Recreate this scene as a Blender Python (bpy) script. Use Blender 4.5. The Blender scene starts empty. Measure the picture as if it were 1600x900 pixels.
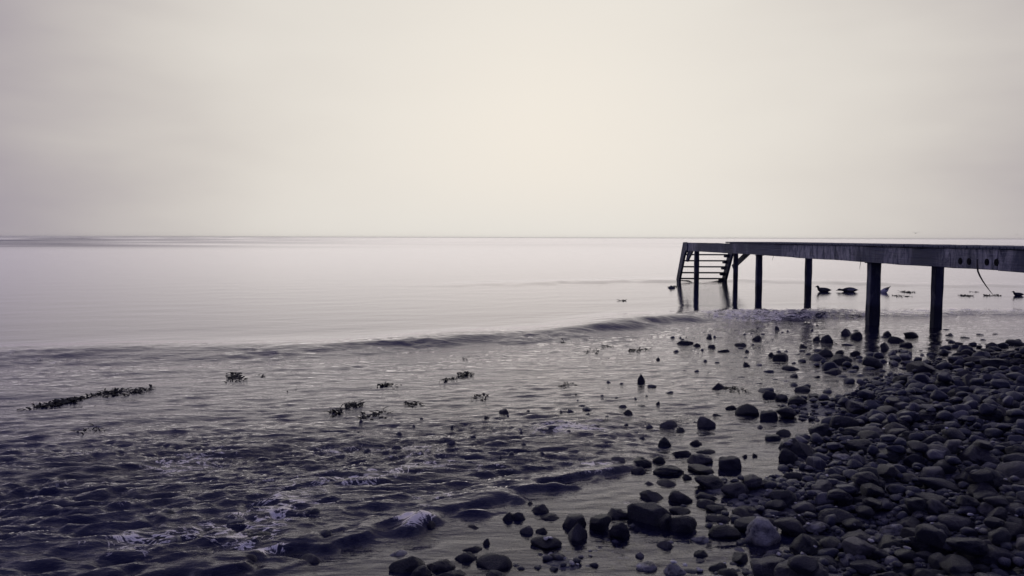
import bpy, bmesh, math, random
import numpy as np
from mathutils import Vector, Matrix, Euler

# ------------------------------------------------------------------ camera, sky, sun, exposure
scene = bpy.context.scene
COL = scene.collection
R = math.radians
CAM_H = 1.62
FPX = 1250.0                                   # focal length in pixels of a 1600 px wide frame

cam_data = bpy.data.cameras.new('camera')
cam_data.sensor_width = 36.0
cam_data.lens = 36.0 * FPX / 1600.0
cam_data.clip_start = 0.05
cam_data.clip_end = 30000.0
cam = bpy.data.objects.new('camera', cam_data)
COL.objects.link(cam)
CAM_MAT = (Matrix.Translation((0, 0, CAM_H)) @ Matrix.Rotation(R(90 - 3.60), 4, 'X') @ Matrix.Rotation(R(0.17), 4, 'Z'))
cam.matrix_world = CAM_MAT
scene.camera = cam

SUN_AZ, SUN_EL = R(2.0), R(8.5)               # azimuth clockwise from +Y (the view axis)
SUN_DIR = Vector((math.sin(SUN_AZ) * math.cos(SUN_EL), math.cos(SUN_AZ) * math.cos(SUN_EL), math.sin(SUN_EL)))

world = bpy.data.worlds.new('World')
scene.world = world
world.use_nodes = True
wn, wl = world.node_tree.nodes, world.node_tree.links
wn.clear()
w_out = wn.new('ShaderNodeOutputWorld')
w_sky = wn.new('ShaderNodeTexSky')
w_sky.sky_type = 'NISHITA'
w_sky.sun_disc = False
w_sky.sun_elevation = SUN_EL
w_sky.sun_rotation = SUN_AZ
w_sky.air_density = 1.0
w_sky.dust_density = 6.0
w_bg1 = wn.new('ShaderNodeBackground')
w_bg1.inputs['Strength'].default_value = 0.06
wl.new(w_sky.outputs['Color'], w_bg1.inputs['Color'])
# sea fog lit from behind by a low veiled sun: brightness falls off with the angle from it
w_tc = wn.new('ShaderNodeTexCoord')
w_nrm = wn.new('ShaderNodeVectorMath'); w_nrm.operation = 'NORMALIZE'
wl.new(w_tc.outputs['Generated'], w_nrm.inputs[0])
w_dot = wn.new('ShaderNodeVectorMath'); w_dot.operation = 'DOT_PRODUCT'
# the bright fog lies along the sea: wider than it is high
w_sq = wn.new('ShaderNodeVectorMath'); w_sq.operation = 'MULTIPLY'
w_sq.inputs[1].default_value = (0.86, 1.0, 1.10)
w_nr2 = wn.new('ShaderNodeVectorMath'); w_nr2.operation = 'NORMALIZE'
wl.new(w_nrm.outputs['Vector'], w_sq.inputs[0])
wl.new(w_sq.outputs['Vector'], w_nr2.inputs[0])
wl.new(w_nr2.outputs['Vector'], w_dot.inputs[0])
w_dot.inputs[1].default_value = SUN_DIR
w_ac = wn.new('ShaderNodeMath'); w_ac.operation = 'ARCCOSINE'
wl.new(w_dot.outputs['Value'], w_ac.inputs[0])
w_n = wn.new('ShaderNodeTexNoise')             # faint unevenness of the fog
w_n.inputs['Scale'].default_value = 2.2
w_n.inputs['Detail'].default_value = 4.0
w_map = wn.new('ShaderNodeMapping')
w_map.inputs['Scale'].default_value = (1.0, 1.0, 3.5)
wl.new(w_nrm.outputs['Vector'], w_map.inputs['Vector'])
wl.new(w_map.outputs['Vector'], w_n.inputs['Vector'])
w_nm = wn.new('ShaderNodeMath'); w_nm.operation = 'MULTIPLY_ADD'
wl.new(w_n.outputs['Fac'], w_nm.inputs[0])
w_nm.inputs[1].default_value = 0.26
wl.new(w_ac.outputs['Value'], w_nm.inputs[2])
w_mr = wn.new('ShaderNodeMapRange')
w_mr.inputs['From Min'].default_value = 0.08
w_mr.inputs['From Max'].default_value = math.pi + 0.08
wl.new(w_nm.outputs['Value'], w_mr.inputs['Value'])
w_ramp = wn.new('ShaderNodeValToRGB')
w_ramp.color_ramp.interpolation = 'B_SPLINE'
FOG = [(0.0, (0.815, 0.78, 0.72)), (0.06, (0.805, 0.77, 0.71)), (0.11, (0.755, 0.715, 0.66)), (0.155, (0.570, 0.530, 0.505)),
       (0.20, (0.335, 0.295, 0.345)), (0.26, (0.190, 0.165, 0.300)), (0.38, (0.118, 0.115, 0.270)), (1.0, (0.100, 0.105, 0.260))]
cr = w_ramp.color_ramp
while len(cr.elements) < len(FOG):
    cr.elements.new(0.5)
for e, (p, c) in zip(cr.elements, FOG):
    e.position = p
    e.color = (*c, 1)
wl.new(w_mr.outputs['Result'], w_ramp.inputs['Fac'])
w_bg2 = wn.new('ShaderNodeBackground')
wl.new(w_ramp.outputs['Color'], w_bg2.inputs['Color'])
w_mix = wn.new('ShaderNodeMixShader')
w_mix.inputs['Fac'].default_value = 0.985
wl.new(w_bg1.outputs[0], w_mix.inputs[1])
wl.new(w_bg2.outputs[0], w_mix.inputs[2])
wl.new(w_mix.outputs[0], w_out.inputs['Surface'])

sun_data = bpy.data.lights.new('sun', 'SUN')
sun_data.energy = 0.5
sun_data.angle = R(165)              # spread over half the sky by the fog
sun_data.color = (0.86, 0.86, 1.0)
sun = bpy.data.objects.new('sun', sun_data)
COL.objects.link(sun)
sun.rotation_euler = SUN_DIR.to_track_quat('Z', 'Y').to_euler()

scene.view_settings.view_transform = 'Standard'
scene.view_settings.look = 'None'
scene.view_settings.exposure = 0.0
scene.view_settings.gamma = 1.0
scene.view_settings.use_curve_mapping = False
scene.cycles.use_denoising = True
scene.cycles.max_bounces = 6
scene.cycles.transparent_max_bounces = 12

rng = np.random.default_rng(7)
random.seed(7)

# ------------------------------------------------------------------ helpers
def pt(x, y, z=0.0):
    """the place on the level z that the photograph shows at pixel x, y"""
    d = CAM_MAT.to_3x3() @ Vector(((x - 800) / FPX, -(y - 450) / FPX, -1.0))
    t = (z - CAM_H) / d.z
    return Vector((d.x * t, d.y * t, z))

def mesh_obj(name, verts, faces, mat=None, parent=None, smooth=False):
    me = bpy.data.meshes.new(name)
    me.from_pydata([tuple(v) for v in verts], [], [tuple(f) for f in faces])
    me.update()
    if smooth:
        me.polygons.foreach_set('use_smooth', [True] * len(me.polygons))
    o = bpy.data.objects.new(name, me)
    if mat:
        me.materials.append(mat)
    COL.objects.link(o)
    if parent:
        o.parent = parent
    return o

def np_mesh(name, V, F, mat=None, smooth=True):
    """F: (n, 3) or (n, 4) integer array"""
    me = bpy.data.meshes.new(name)
    k = F.shape[1]
    me.vertices.add(len(V)); me.loops.add(F.size); me.polygons.add(len(F))
    me.vertices.foreach_set('co', np.ascontiguousarray(V, dtype=np.float32).ravel())
    me.loops.foreach_set('vertex_index', np.ascontiguousarray(F, dtype=np.int32).ravel())
    me.polygons.foreach_set('loop_start', np.arange(0, F.size, k, dtype=np.int32))
    me.polygons.foreach_set('use_smooth', np.full(len(F), smooth))
    me.update(calc_edges=True)
    if mat:
        me.materials.append(mat)
    return me

def link(name, me, parent=None):
    o = bpy.data.objects.new(name, me)
    COL.objects.link(o)
    if parent:
        o.parent = parent
    return o

def tag(o, label=None, cat=None, group=None, kind=None):
    if label: o['label'] = label
    if cat: o['category'] = cat
    if group: o['group'] = group
    if kind: o['kind'] = kind
    return o

def empty(name, loc=(0, 0, 0)):
    o = bpy.data.objects.new(name, None)
    COL.objects.link(o)
    o.location = loc
    return o

def box_data(x0, x1, y0, y1, z0, z1, bevel=0.008, jitter=0.0):
    bm = bmesh.new()
    bmesh.ops.create_cube(bm, size=1.0)
    for v in bm.verts:
        v.co = Vector(((x0 + x1) / 2 + v.co.x * (x1 - x0), (y0 + y1) / 2 + v.co.y * (y1 - y0), (z0 + z1) / 2 + v.co.z * (z1 - z0)))
        if jitter:
            v.co += Vector([random.uniform(-jitter, jitter) for _ in range(3)])
    if bevel:
        bmesh.ops.bevel(bm, geom=bm.edges[:], offset=bevel, segments=1, affect='EDGES')
    return bm

def bm_obj(name, bm, mat, parent=None, smooth=False):
    me = bpy.data.meshes.new(name)
    bm.to_mesh(me); bm.free()
    if smooth:
        me.polygons.foreach_set('use_smooth', [True] * len(me.polygons))
    me.materials.append(mat)
    return link(name, me, parent)

class NT:
    """small helper for node materials"""
    def __init__(self, name):
        self.m = bpy.data.materials.new(name)
        self.m.use_nodes = True
        self.t = self.m.node_tree
        self.t.nodes.clear()
        self.out = self.n('ShaderNodeOutputMaterial')
    def n(self, kind, **props):
        nd = self.t.nodes.new(kind)
        for k, v in props.items():
            setattr(nd, k, v)
        return nd
    def l(self, a, b):
        self.t.links.new(a, b)
    def math(self, op, a, b=None, c=None, clamp=False):
        nd = self.n('ShaderNodeMath', operation=op, use_clamp=clamp)
        for i, v in enumerate((a, b, c)):
            if v is None: continue
            if isinstance(v, (int, float)): nd.inputs[i].default_value = v
            else: self.l(v, nd.inputs[i])
        return nd.outputs[0]
    def noise(self, vec, scale, detail=3.0, rough=0.5, dist=0.0):
        nd = self.n('ShaderNodeTexNoise')
        nd.inputs['Scale'].default_value = scale
        nd.inputs['Detail'].default_value = detail
        nd.inputs['Roughness'].default_value = rough
        nd.inputs['Distortion'].default_value = dist
        self.l(vec, nd.inputs['Vector'])
        return nd.outputs['Fac']
    def mapping(self, vec, scale=(1, 1, 1), rot=(0, 0, 0), loc=(0, 0, 0)):
        nd = self.n('ShaderNodeMapping')
        nd.inputs['Scale'].default_value = scale
        nd.inputs['Rotation'].default_value = rot
        nd.inputs['Location'].default_value = loc
        self.l(vec, nd.inputs['Vector'])
        return nd.outputs['Vector']
    def ramp(self, fac, stops, interp='LINEAR'):
        nd = self.n('ShaderNodeValToRGB')
        nd.color_ramp.interpolation = interp
        while len(nd.color_ramp.elements) < len(stops):
            nd.color_ramp.elements.new(0.5)
        for e, (p, c) in zip(nd.color_ramp.elements, stops):
            e.position = p
            e.color = (*c, 1) if not isinstance(c, (int, float)) else (c, c, c, 1)
        self.l(fac, nd.inputs['Fac'])
        return nd.outputs['Color']
    def attr(self, name):
        return self.n('ShaderNodeAttribute', attribute_name=name).outputs['Fac']
    def mixc(self, fac, a, b, blend='MIX'):
        nd = self.n('ShaderNodeMix', data_type='RGBA', blend_type=blend)
        for sock, v in ((nd.inputs[0], fac), (nd.inputs[6], a), (nd.inputs[7], b)):
            if isinstance(v, (int, float)): sock.default_value = v
            elif isinstance(v, tuple): sock.default_value = (*v, 1)
            else: self.l(v, sock)
        return nd.outputs[2]
    def bump(self, h, strength, dist, normal=None):
        nd = self.n('ShaderNodeBump')
        nd.inputs['Distance'].default_value = dist
        if isinstance(strength, (int, float)): nd.inputs['Strength'].default_value = strength
        else: self.l(strength, nd.inputs['Strength'])
        self.l(h, nd.inputs['Height'])
        if normal: self.l(normal, nd.inputs['Normal'])
        return nd.outputs['Normal']
    def principled(self, color, rough, normal=None, spec=0.5):
        p = self.n('ShaderNodeBsdfPrincipled')
        for sock, v in ((p.inputs['Base Color'], color), (p.inputs['Roughness'], rough)):
            if isinstance(v, (int, float)): sock.default_value = v
            elif isinstance(v, tuple): sock.default_value = (*v, 1)
            else: self.l(v, sock)
        p.inputs['Specular IOR Level'].default_value = spec
        if normal: self.l(normal, p.inputs['Normal'])
        self.l(p.outputs[0], self.out.inputs['Surface'])
        return p

# ------------------------------------------------------------------ materials
def mat_stone(name, source, pale=False):
    g = NT(name)
    tc = g.n('ShaderNodeTexCoord').outputs['Object']
    rnd = g.n('ShaderNodeObjectInfo').outputs['Random'] if source == 'object' else g.n('ShaderNodeNewGeometry').outputs['Random Per Island']
    off = g.n('ShaderNodeCombineXYZ')
    g.l(g.math('MULTIPLY', rnd, 37.0), off.inputs[0]); g.l(g.math('MULTIPLY', rnd, 91.0), off.inputs[1])
    vec = g.n('ShaderNodeVectorMath', operation='ADD')
    g.l(tc, vec.inputs[0]); g.l(off.outputs[0], vec.inputs[1])
    v = vec.outputs[0]
    sc = 1.0 if source == 'object' else 14.0
    n1 = g.noise(v, 1.6 * sc, 5, 0.6, 0.4)
    n2 = g.noise(v, 9 * sc, 6, 0.7)
    n3 = g.noise(v, 30 * sc, 3, 0.6)
    if pale:
        base = g.ramp(n1, [(0.34, (0.10, 0.097, 0.115)), (0.45, (0.45, 0.42, 0.42)), (0.58, (0.82, 0.78, 0.75))])
    else:
        base = g.ramp(rnd, [(0.0, (0.021, 0.022, 0.050)), (0.35, (0.032, 0.032, 0.068)), (0.62, (0.048, 0.047, 0.088)),
                            (0.80, (0.044, 0.038, 0.072)), (0.90, (0.095, 0.088, 0.130)), (1.0, (0.24, 0.22, 0.24))])
        base = g.mixc(g.ramp(n1, [(0.42, 0.0), (0.66, 0.55)]), base, (0.024, 0.026, 0.044))
    speck = g.ramp(n2, [(0.50, 0.0), (0.70, 0.55)])
    base = g.mixc(speck, base, (0.15, 0.145, 0.18))
    if source == 'island': base = g.mixc(0.35, base, (0.018, 0.019, 0.034))
    # a thin pale vein in some of the stones
    w = g.n('ShaderNodeTexWave'); w.inputs['Scale'].default_value = 0.55 * sc; w.inputs['Distortion'].default_value = 5.0; w.inputs['Detail'].default_value = 3.0
    g.l(v, w.inputs['Vector'])
    vein = g.math('MULTIPLY', g.ramp(w.outputs['Fac'], [(0.972, 0.0), (0.995, 0.6)]), g.ramp(rnd, [(0.86, 0.0), (0.88, 0.8)]))
    base = g.mixc(vein, base, (0.20, 0.19, 0.21))
    h = g.math('ADD', g.math('MULTIPLY', n2, 0.7), g.math('MULTIPLY', n3, 0.3))
    nrm = g.bump(h, 0.9, 0.16 if source == 'object' else 0.014)
    rough = g.math('MULTIPLY_ADD', n3, 0.50, 0.07)
    g.principled(base, rough, nrm, 0.42)
    return g.m

def mat_ground():
    g = NT('wet_sand_and_gravel')
    tc = g.n('ShaderNodeTexCoord').outputs['Object']
    n1 = g.noise(tc, 1.3, 5, 0.6)
    n2 = g.noise(tc, 14, 5, 0.7)
    vo = g.n('ShaderNodeTexVoronoi'); vo.inputs['Scale'].default_value = 34.0
    g.l(tc, vo.inputs['Vector'])
    sep = g.n('ShaderNodeSeparateColor'); g.l(vo.outputs['Color'], sep.inputs[0])
    base = g.ramp(n1, [(0.3, (0.034, 0.034, 0.064)), (0.7, (0.060, 0.057, 0.096))])
    base = g.mixc(g.ramp(n2, [(0.35, 0.0), (0.7, 0.6)]), base, (0.030, 0.029, 0.045))
    base = g.mixc(g.ramp(sep.outputs[0], [(0.86, 0.0), (0.93, 0.55)]), base, (0.16, 0.15, 0.165))
    h = g.math('ADD', n2, g.math('MULTIPLY', vo.outputs['Distance'], -0.7))
    g.principled(base, g.math('MULTIPLY_ADD', n2, 0.4, 0.25), g.bump(h, 0.7, 0.02), 0.4)
    return g.m

def mat_wood(name, axis='Y', streak=True):
    g = NT(name)
    tc = g.n('ShaderNodeTexCoord').outputs['Object']
    sc = {'Y': (18, 0.9, 18), 'Z': (18, 18, 0.9), 'X': (0.9, 18, 18)}[axis]
    grain = g.noise(g.mapping(tc, sc), 1.6, 6, 0.65, 0.3)
    big = g.noise(tc, 1.1, 4, 0.6)
    base = g.ramp(grain, [(0.25, (0.038, 0.042, 0.076)), (0.55, (0.080, 0.085, 0.136)), (0.8, (0.145, 0.148, 0.195))])
    base = g.mixc(g.ramp(big, [(0.35, 0.65), (0.62, 0.0)]), base, (0.035, 0.038, 0.055))
    if streak:                                  # weathered runs down the face of the beams
        v = g.mapping(tc, (3, 3.2, 1.1))
        s = g.noise(v, 2.6, 7, 0.78, 0.6)
        patch = g.noise(tc, 0.42, 2, 0.5)
        f = g.math('MULTIPLY', g.ramp(s, [(0.42, 0.0), (0.62, 0.9)]), g.ramp(patch, [(0.44, 0.0), (0.54, 1.0)]))
        base = g.mixc(f, base, (0.52, 0.49, 0.50))
    else:                                       # slimy dark growth up to the tide line
        sep = g.n('ShaderNodeSeparateXYZ'); g.l(tc, sep.inputs[0])
        zz = g.math('ADD', sep.outputs[2], g.math('MULTIPLY', g.noise(tc, 6, 4, 0.6), -0.30))
        if axis == 'Z': base = g.mixc(g.ramp(g.noise(g.mapping(tc, (4, 4, 1.4)), 2.4, 6, 0.7), [(0.52, 0.0), (0.70, 0.6)]), base, (0.24, 0.235, 0.27))
        if axis == 'Z': base = g.mixc(g.ramp(zz, [(0.18, 0.8), (0.32, 0.0)]), base, (0.016, 0.018, 0.030))
    nrm = g.bump(grain, 0.9, 0.02)
    g.principled(base, g.math('MULTIPLY_ADD', grain, 0.3, 0.5), nrm, 0.3)
    return g.m

def mat_plain(name, color, rough=0.6, var=0.35, scale=20, spec=0.3):
    g = NT(name)
    tc = g.n('ShaderNodeTexCoord').outputs['Object']
    n = g.noise(tc, scale, 4, 0.6)
    dark = tuple(c * (1 - var) for c in color); light = tuple(min(1, c * (1 + var)) for c in color)
    g.principled(g.ramp(n, [(0.3, dark), (0.7, light)]), rough, g.bump(n, 0.3, 0.005), spec)
    return g.m

CREST_ROT = math.atan2(4.1, 10.0)               # direction the wave crests run in

def mat_water():
    g = NT('sea_water')
    tc = g.n('ShaderNodeTexCoord').outputs['Object']
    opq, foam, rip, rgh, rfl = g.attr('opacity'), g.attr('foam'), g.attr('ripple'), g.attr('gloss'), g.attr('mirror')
    v = g.mapping(tc, (0.42, 1.25, 1.0), (0, 0, -CREST_ROT))
    r1 = g.noise(v, 5.0, 4, 0.55, 0.25)
    r2 = g.noise(v, 16.0, 4, 0.6, 0.2)
    v3 = g.mapping(tc, (0.16, 0.9, 1.0), (0, 0, -0.06))
    r3 = g.noise(v3, 0.9, 3, 0.55)
    h = g.math('ADD', g.math('MULTIPLY', r1, 0.75), g.math('MULTIPLY', r2, 0.25))
    h = g.math('ADD', h, g.math('MULTIPLY', r3, 0.9))
    nrm = g.bump(h, rip, 0.055)
    # broken film of foam
    fv = g.mapping(tc, (0.8, 1.2, 1.0), (0, 0, -CREST_ROT))
    f1 = g.noise(fv, 4.2, 7, 0.66, 1.1)
    f2 = g.noise(fv, 13.0, 6, 0.72, 0.6)
    ridge = g.math('SUBTRACT', 1.0, g.math('MULTIPLY', g.math('ABSOLUTE', g.math('SUBTRACT', f1, 0.5)), 17.0), clamp=True)
    lace = g.math('ADD', g.math('MULTIPLY', ridge, 0.55), g.math('MULTIPLY', f2, 0.62))
    th = g.math('SUBTRACT', 1.16, g.math('MULTIPLY', foam, 0.88))
    fm = g.math('MULTIPLY', g.math('SUBTRACT', lace, th), 5.0, clamp=True)
    fm = g.math('MULTIPLY', fm, g.math('MULTIPLY', foam, 2.5, clamp=True))
    body = g.n('ShaderNodeBsdfDiffuse'); body.inputs['Color'].default_value = (0.015, 0.017, 0.058, 1)
    trn = g.n('ShaderNodeBsdfTransparent'); trn.inputs['Color'].default_value = (0.70, 0.71, 0.86, 1)
    m1 = g.n('ShaderNodeMixShader'); g.l(opq, m1.inputs[0]); g.l(trn.outputs[0], m1.inputs[1]); g.l(body.outputs[0], m1.inputs[2])
    gl = g.n('ShaderNodeBsdfGlossy'); g.l(rgh, gl.inputs['Roughness']); gl.inputs['Color'].default_value = (0.965, 0.935, 0.95, 1)
    g.l(nrm, gl.inputs['Normal'])
    fr = g.n('ShaderNodeFresnel'); fr.inputs['IOR'].default_value = 1.333; g.l(nrm, fr.inputs['Normal'])
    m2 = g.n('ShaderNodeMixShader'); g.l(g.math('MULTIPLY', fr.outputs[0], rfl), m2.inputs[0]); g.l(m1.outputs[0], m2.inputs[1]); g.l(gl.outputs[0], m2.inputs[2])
    fd = g.n('ShaderNodeBsdfDiffuse'); fd.inputs['Color'].default_value = (0.95, 0.87, 0.78, 1)
    g.l(g.bump(f2, 0.9, 0.07), fd.inputs['Normal'])
    m3 = g.n('ShaderNodeMixShader'); g.l(fm, m3.inputs[0]); g.l(m2.outputs[0], m3.inputs[1])
    fg = g.n('ShaderNodeBsdfGlossy'); fg.inputs['Roughness'].default_value = 0.5; fg.inputs['Color'].default_value = (0.9, 0.86, 0.84, 1)
    fx = g.n('ShaderNodeMixShader'); fx.inputs[0].default_value = 0.42
    g.l(fd.outputs[0], fx.inputs[1]); g.l(fg.outputs[0], fx.inputs[2]); g.l(fx.outputs[0], m3.inputs[2])
    g.l(m3.outputs[0], g.out.inputs['Surface'])
    return g.m

M_STONE = mat_stone('wet_stone', 'object')
M_STONE_STUFF = mat_stone('wet_stone_small', 'island')
M_PALE = mat_stone('pale_stone', 'object', pale=True)
M_GROUND = mat_ground()
M_WATER = mat_water()
M_BEAM = mat_wood('weathered_beam', 'Y')
M_POST = mat_wood('weathered_post', 'Z', False)
M_PLANK = mat_wood('weathered_plank', 'X', False)
M_STAIR = mat_wood('weathered_stair', 'Z', False)
M_IRON = mat_plain('dark_iron', (0.006, 0.006, 0.010), 0.8, 0.3, 20, 0.1)
M_ROPE = mat_plain('old_rope', (0.075, 0.068, 0.070), 0.9)
M_WEED = mat_plain('bladder_wrack', (0.007, 0.007, 0.012), 0.6, 0.4, 30, 0.12)
M_DUCK_D = mat_plain('dark_plumage', (0.040, 0.038, 0.046), 0.7)
M_DUCK_L = mat_plain('pale_plumage', (0.21, 0.20, 0.20), 0.7, 0.2)
M_DUCK_W = mat_plain('white_plumage', (0.42, 0.40, 0.42), 0.7, 0.1)
M_BILL = mat_plain('bill', (0.07, 0.06, 0.05), 0.5)

# ------------------------------------------------------------------ the lie of the land and the water
def smooth(a, b, x):
    t = np.clip((x - a) / (b - a), 0, 1)
    return t * t * (3 - 2 * t)

def polyline_px(pts):
    return np.array([[*pt(x, y)[:2]] for x, y in pts])

def signed_dist(P, line):
    """distance to a polyline; positive on its right-hand side when walking along it"""
    best = np.full(P.shape[:-1], 1e9); sgn = np.ones(P.shape[:-1])
    for a, b in zip(line[:-1], line[1:]):
        ab = b - a
        t = np.clip(((P - a) @ ab) / (ab @ ab), 0, 1)
        q = P - (a + t[..., None] * ab)
        d = np.hypot(q[..., 0], q[..., 1])
        cross = ab[0] * (P[..., 1] - a[1]) - ab[1] * (P[..., 0] - a[0])
        m = d < best
        best = np.where(m, d, best); sgn = np.where(m, np.where(cross < 0, 1, -1), sgn)
    return best * sgn

def fft_field(n, size, lam0, lam1, direction=None, spread=2.0, seed=0):
    """a random tileable height field with wavelengths between lam0 and lam1, rms 1"""
    r = np.random.default_rng(seed)
    k = np.fft.fftfreq(n, size / n)
    kx, ky = np.meshgrid(k, k)
    kk = np.hypot(kx, ky) + 1e-9
    amp = np.exp(-((np.log(kk) - 0.5 * (np.log(1 / lam0) + np.log(1 / lam1))) / (0.5 * np.log(lam1 / lam0))) ** 2) / kk
    if direction is not None:
        c = np.abs(kx * direction[0] + ky * direction[1]) / kk
        amp = amp * (c ** spread + 0.02)
    f = np.fft.ifft2(amp * (r.normal(size=(n, n)) + 1j * r.normal(size=(n, n)))).real
    return f / f.std()

def sample(f, size, X, Y):
    n = f.shape[0]
    u = (X / size * n) % n; v = (Y / size * n) % n
    i = np.floor(u).astype(int) % n; j = np.floor(v).astype(int) % n
    a = u - np.floor(u); b = v - np.floor(v)
    i2 = (i + 1) % n; j2 = (j + 1) % n
    return f[j, i] * (1 - a) * (1 - b) + f[j, i2] * a * (1 - b) + f[j2, i] * (1 - a) * b + f[j2, i2] * a * b

F_LUMP = fft_field(256, 12.0, 0.7, 2.6, seed=3)
F_FINE = fft_field(256, 5.0, 0.12, 0.5, seed=4)

SHORE = np.vstack([[[40, 30], [14, 13.5]], polyline_px([(1600, 553), (1450, 572), (1320, 640), (1255, 725), (1205, 800), (1165, 900)]),
                   [[0.75, 3.15], [0.15, 2.95], [-0.8, 2.9], [-2.0, 2.2], [-6.0, -1.0], [-40, -26]]])
POOLS = [(*pt(x, y)[:2], r) for x, y, r in ((1205, 668, .30), (1215, 705, .22), (1345, 633, .22), (1315, 655, .16), (1535, 583, .40), (1590, 575, .3), (1440, 640, .12), (1190, 745, .25), (1330, 712, .12), (1245, 850, .14))]
def ground_z(X, Y):
    s = signed_dist(np.stack([X, Y], -1), SHORE)          # positive to seaward here
    up = -s
    z = np.where(up > 0, 0.062 * np.minimum(up, 6) + 0.01 * np.maximum(up - 6, 0), 0.0)
    dn = np.maximum(s, 0)
    z = z - 0.03 * smooth(0.0, 0.5, dn) - 0.022 * np.minimum(dn, 3.0) - 0.10 * np.clip(dn - 3.0, 0, 6) - 0.05 * np.clip(dn - 9, 0, 40)
    for qx, qy, qr in POOLS:
        z = z - (0.045 + np.maximum(z, 0)) * np.exp(-(((X - qx) / (1.5 * qr)) ** 2 + ((Y - qy) / qr) ** 2) ** 2)
    fade = smooth(30, 12, np.hypot(X, Y))
    return z + fade * (0.018 * sample(F_LUMP, 12.0, X, Y) + 0.005 * sample(F_FINE, 5.0, X, Y))
# make sure the land is on the right side of the line
_probe = signed_dist(np.array([[8.0, 4.0]]), SHORE)[0]
if _probe > 0:
    SHORE = SHORE[::-1].copy()

def grid_faces(nr, nc, wrap=False):
    i = np.arange(nr - 1)[:, None]; j = np.arange(nc if wrap else nc - 1)[None, :]
    j2 = (j + 1) % nc
    return np.stack([i * nc + j, i * nc + j2, (i + 1) * nc + j2, (i + 1) * nc + j], -1).reshape(-1, 4)

def axis(lo, a, b, hi, step, grow=1.25):
    c = list(np.arange(a, b + 1e-6, step))
    s = step
    while c[-1] < hi: s *= grow; c.append(c[-1] + s)
    s = step
    while c[0] > lo: s *= grow; c.insert(0, c[0] - s)
    return np.array(c)

gx = axis(-400, -4.0, 10.0, 400, 0.06)
gy = axis(-400, 1.5, 13.0, 400, 0.06)
GX, GY = np.meshgrid(gx, gy)
GZ = ground_z(GX, GY)
ground = link('ground', np_mesh('ground', np.stack([GX, GY, GZ], -1).reshape(-1, 3), grid_faces(len(gy), len(gx)), M_GROUND))
tag(ground, 'dark wet sand and gravel of the beach', kind='structure')

# --- water: one sheet, fine where it is near
CREST = polyline_px([(-900, 600), (0, 556), (200, 552), (420, 548), (600, 541), (800, 528), (920, 521), (1020, 509), (1110, 499), (1200, 495), (1330, 493), (1480, 492), (1600, 493), (1900, 496)])
CREST2 = polyline_px([(200, 452), (700, 446), (900, 441), (1100, 438), (1300, 442), (1450, 447), (1700, 448), (2000, 449)])
FRONT = np.vstack([[[-6.0, 2.0], [-3.0, 3.2]], polyline_px([(330, 905), (450, 880), (560, 853), (650, 829), (760, 793), (880, 752), (960, 735), (1010, 712), (1040, 690)])])
W1 = fft_field(1024, 16.0, 0.10, 0.30, (0.30, -0.95), 3.5, 11)
W2 = fft_field(1024, 24.0, 0.28, 0.85, (0.38, -0.92), 3.0, 12)
W3 = fft_field(512, 40.0, 0.8, 2.6, (0.30, -0.95), 4.0, 13)
W4 = fft_field(1024, 12.0, 0.09, 0.26, (0.40, -0.92), 1.4, 14)
W5 = fft_field(512, 30.0, 0.9, 4.0, None, 1, 15)

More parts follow.
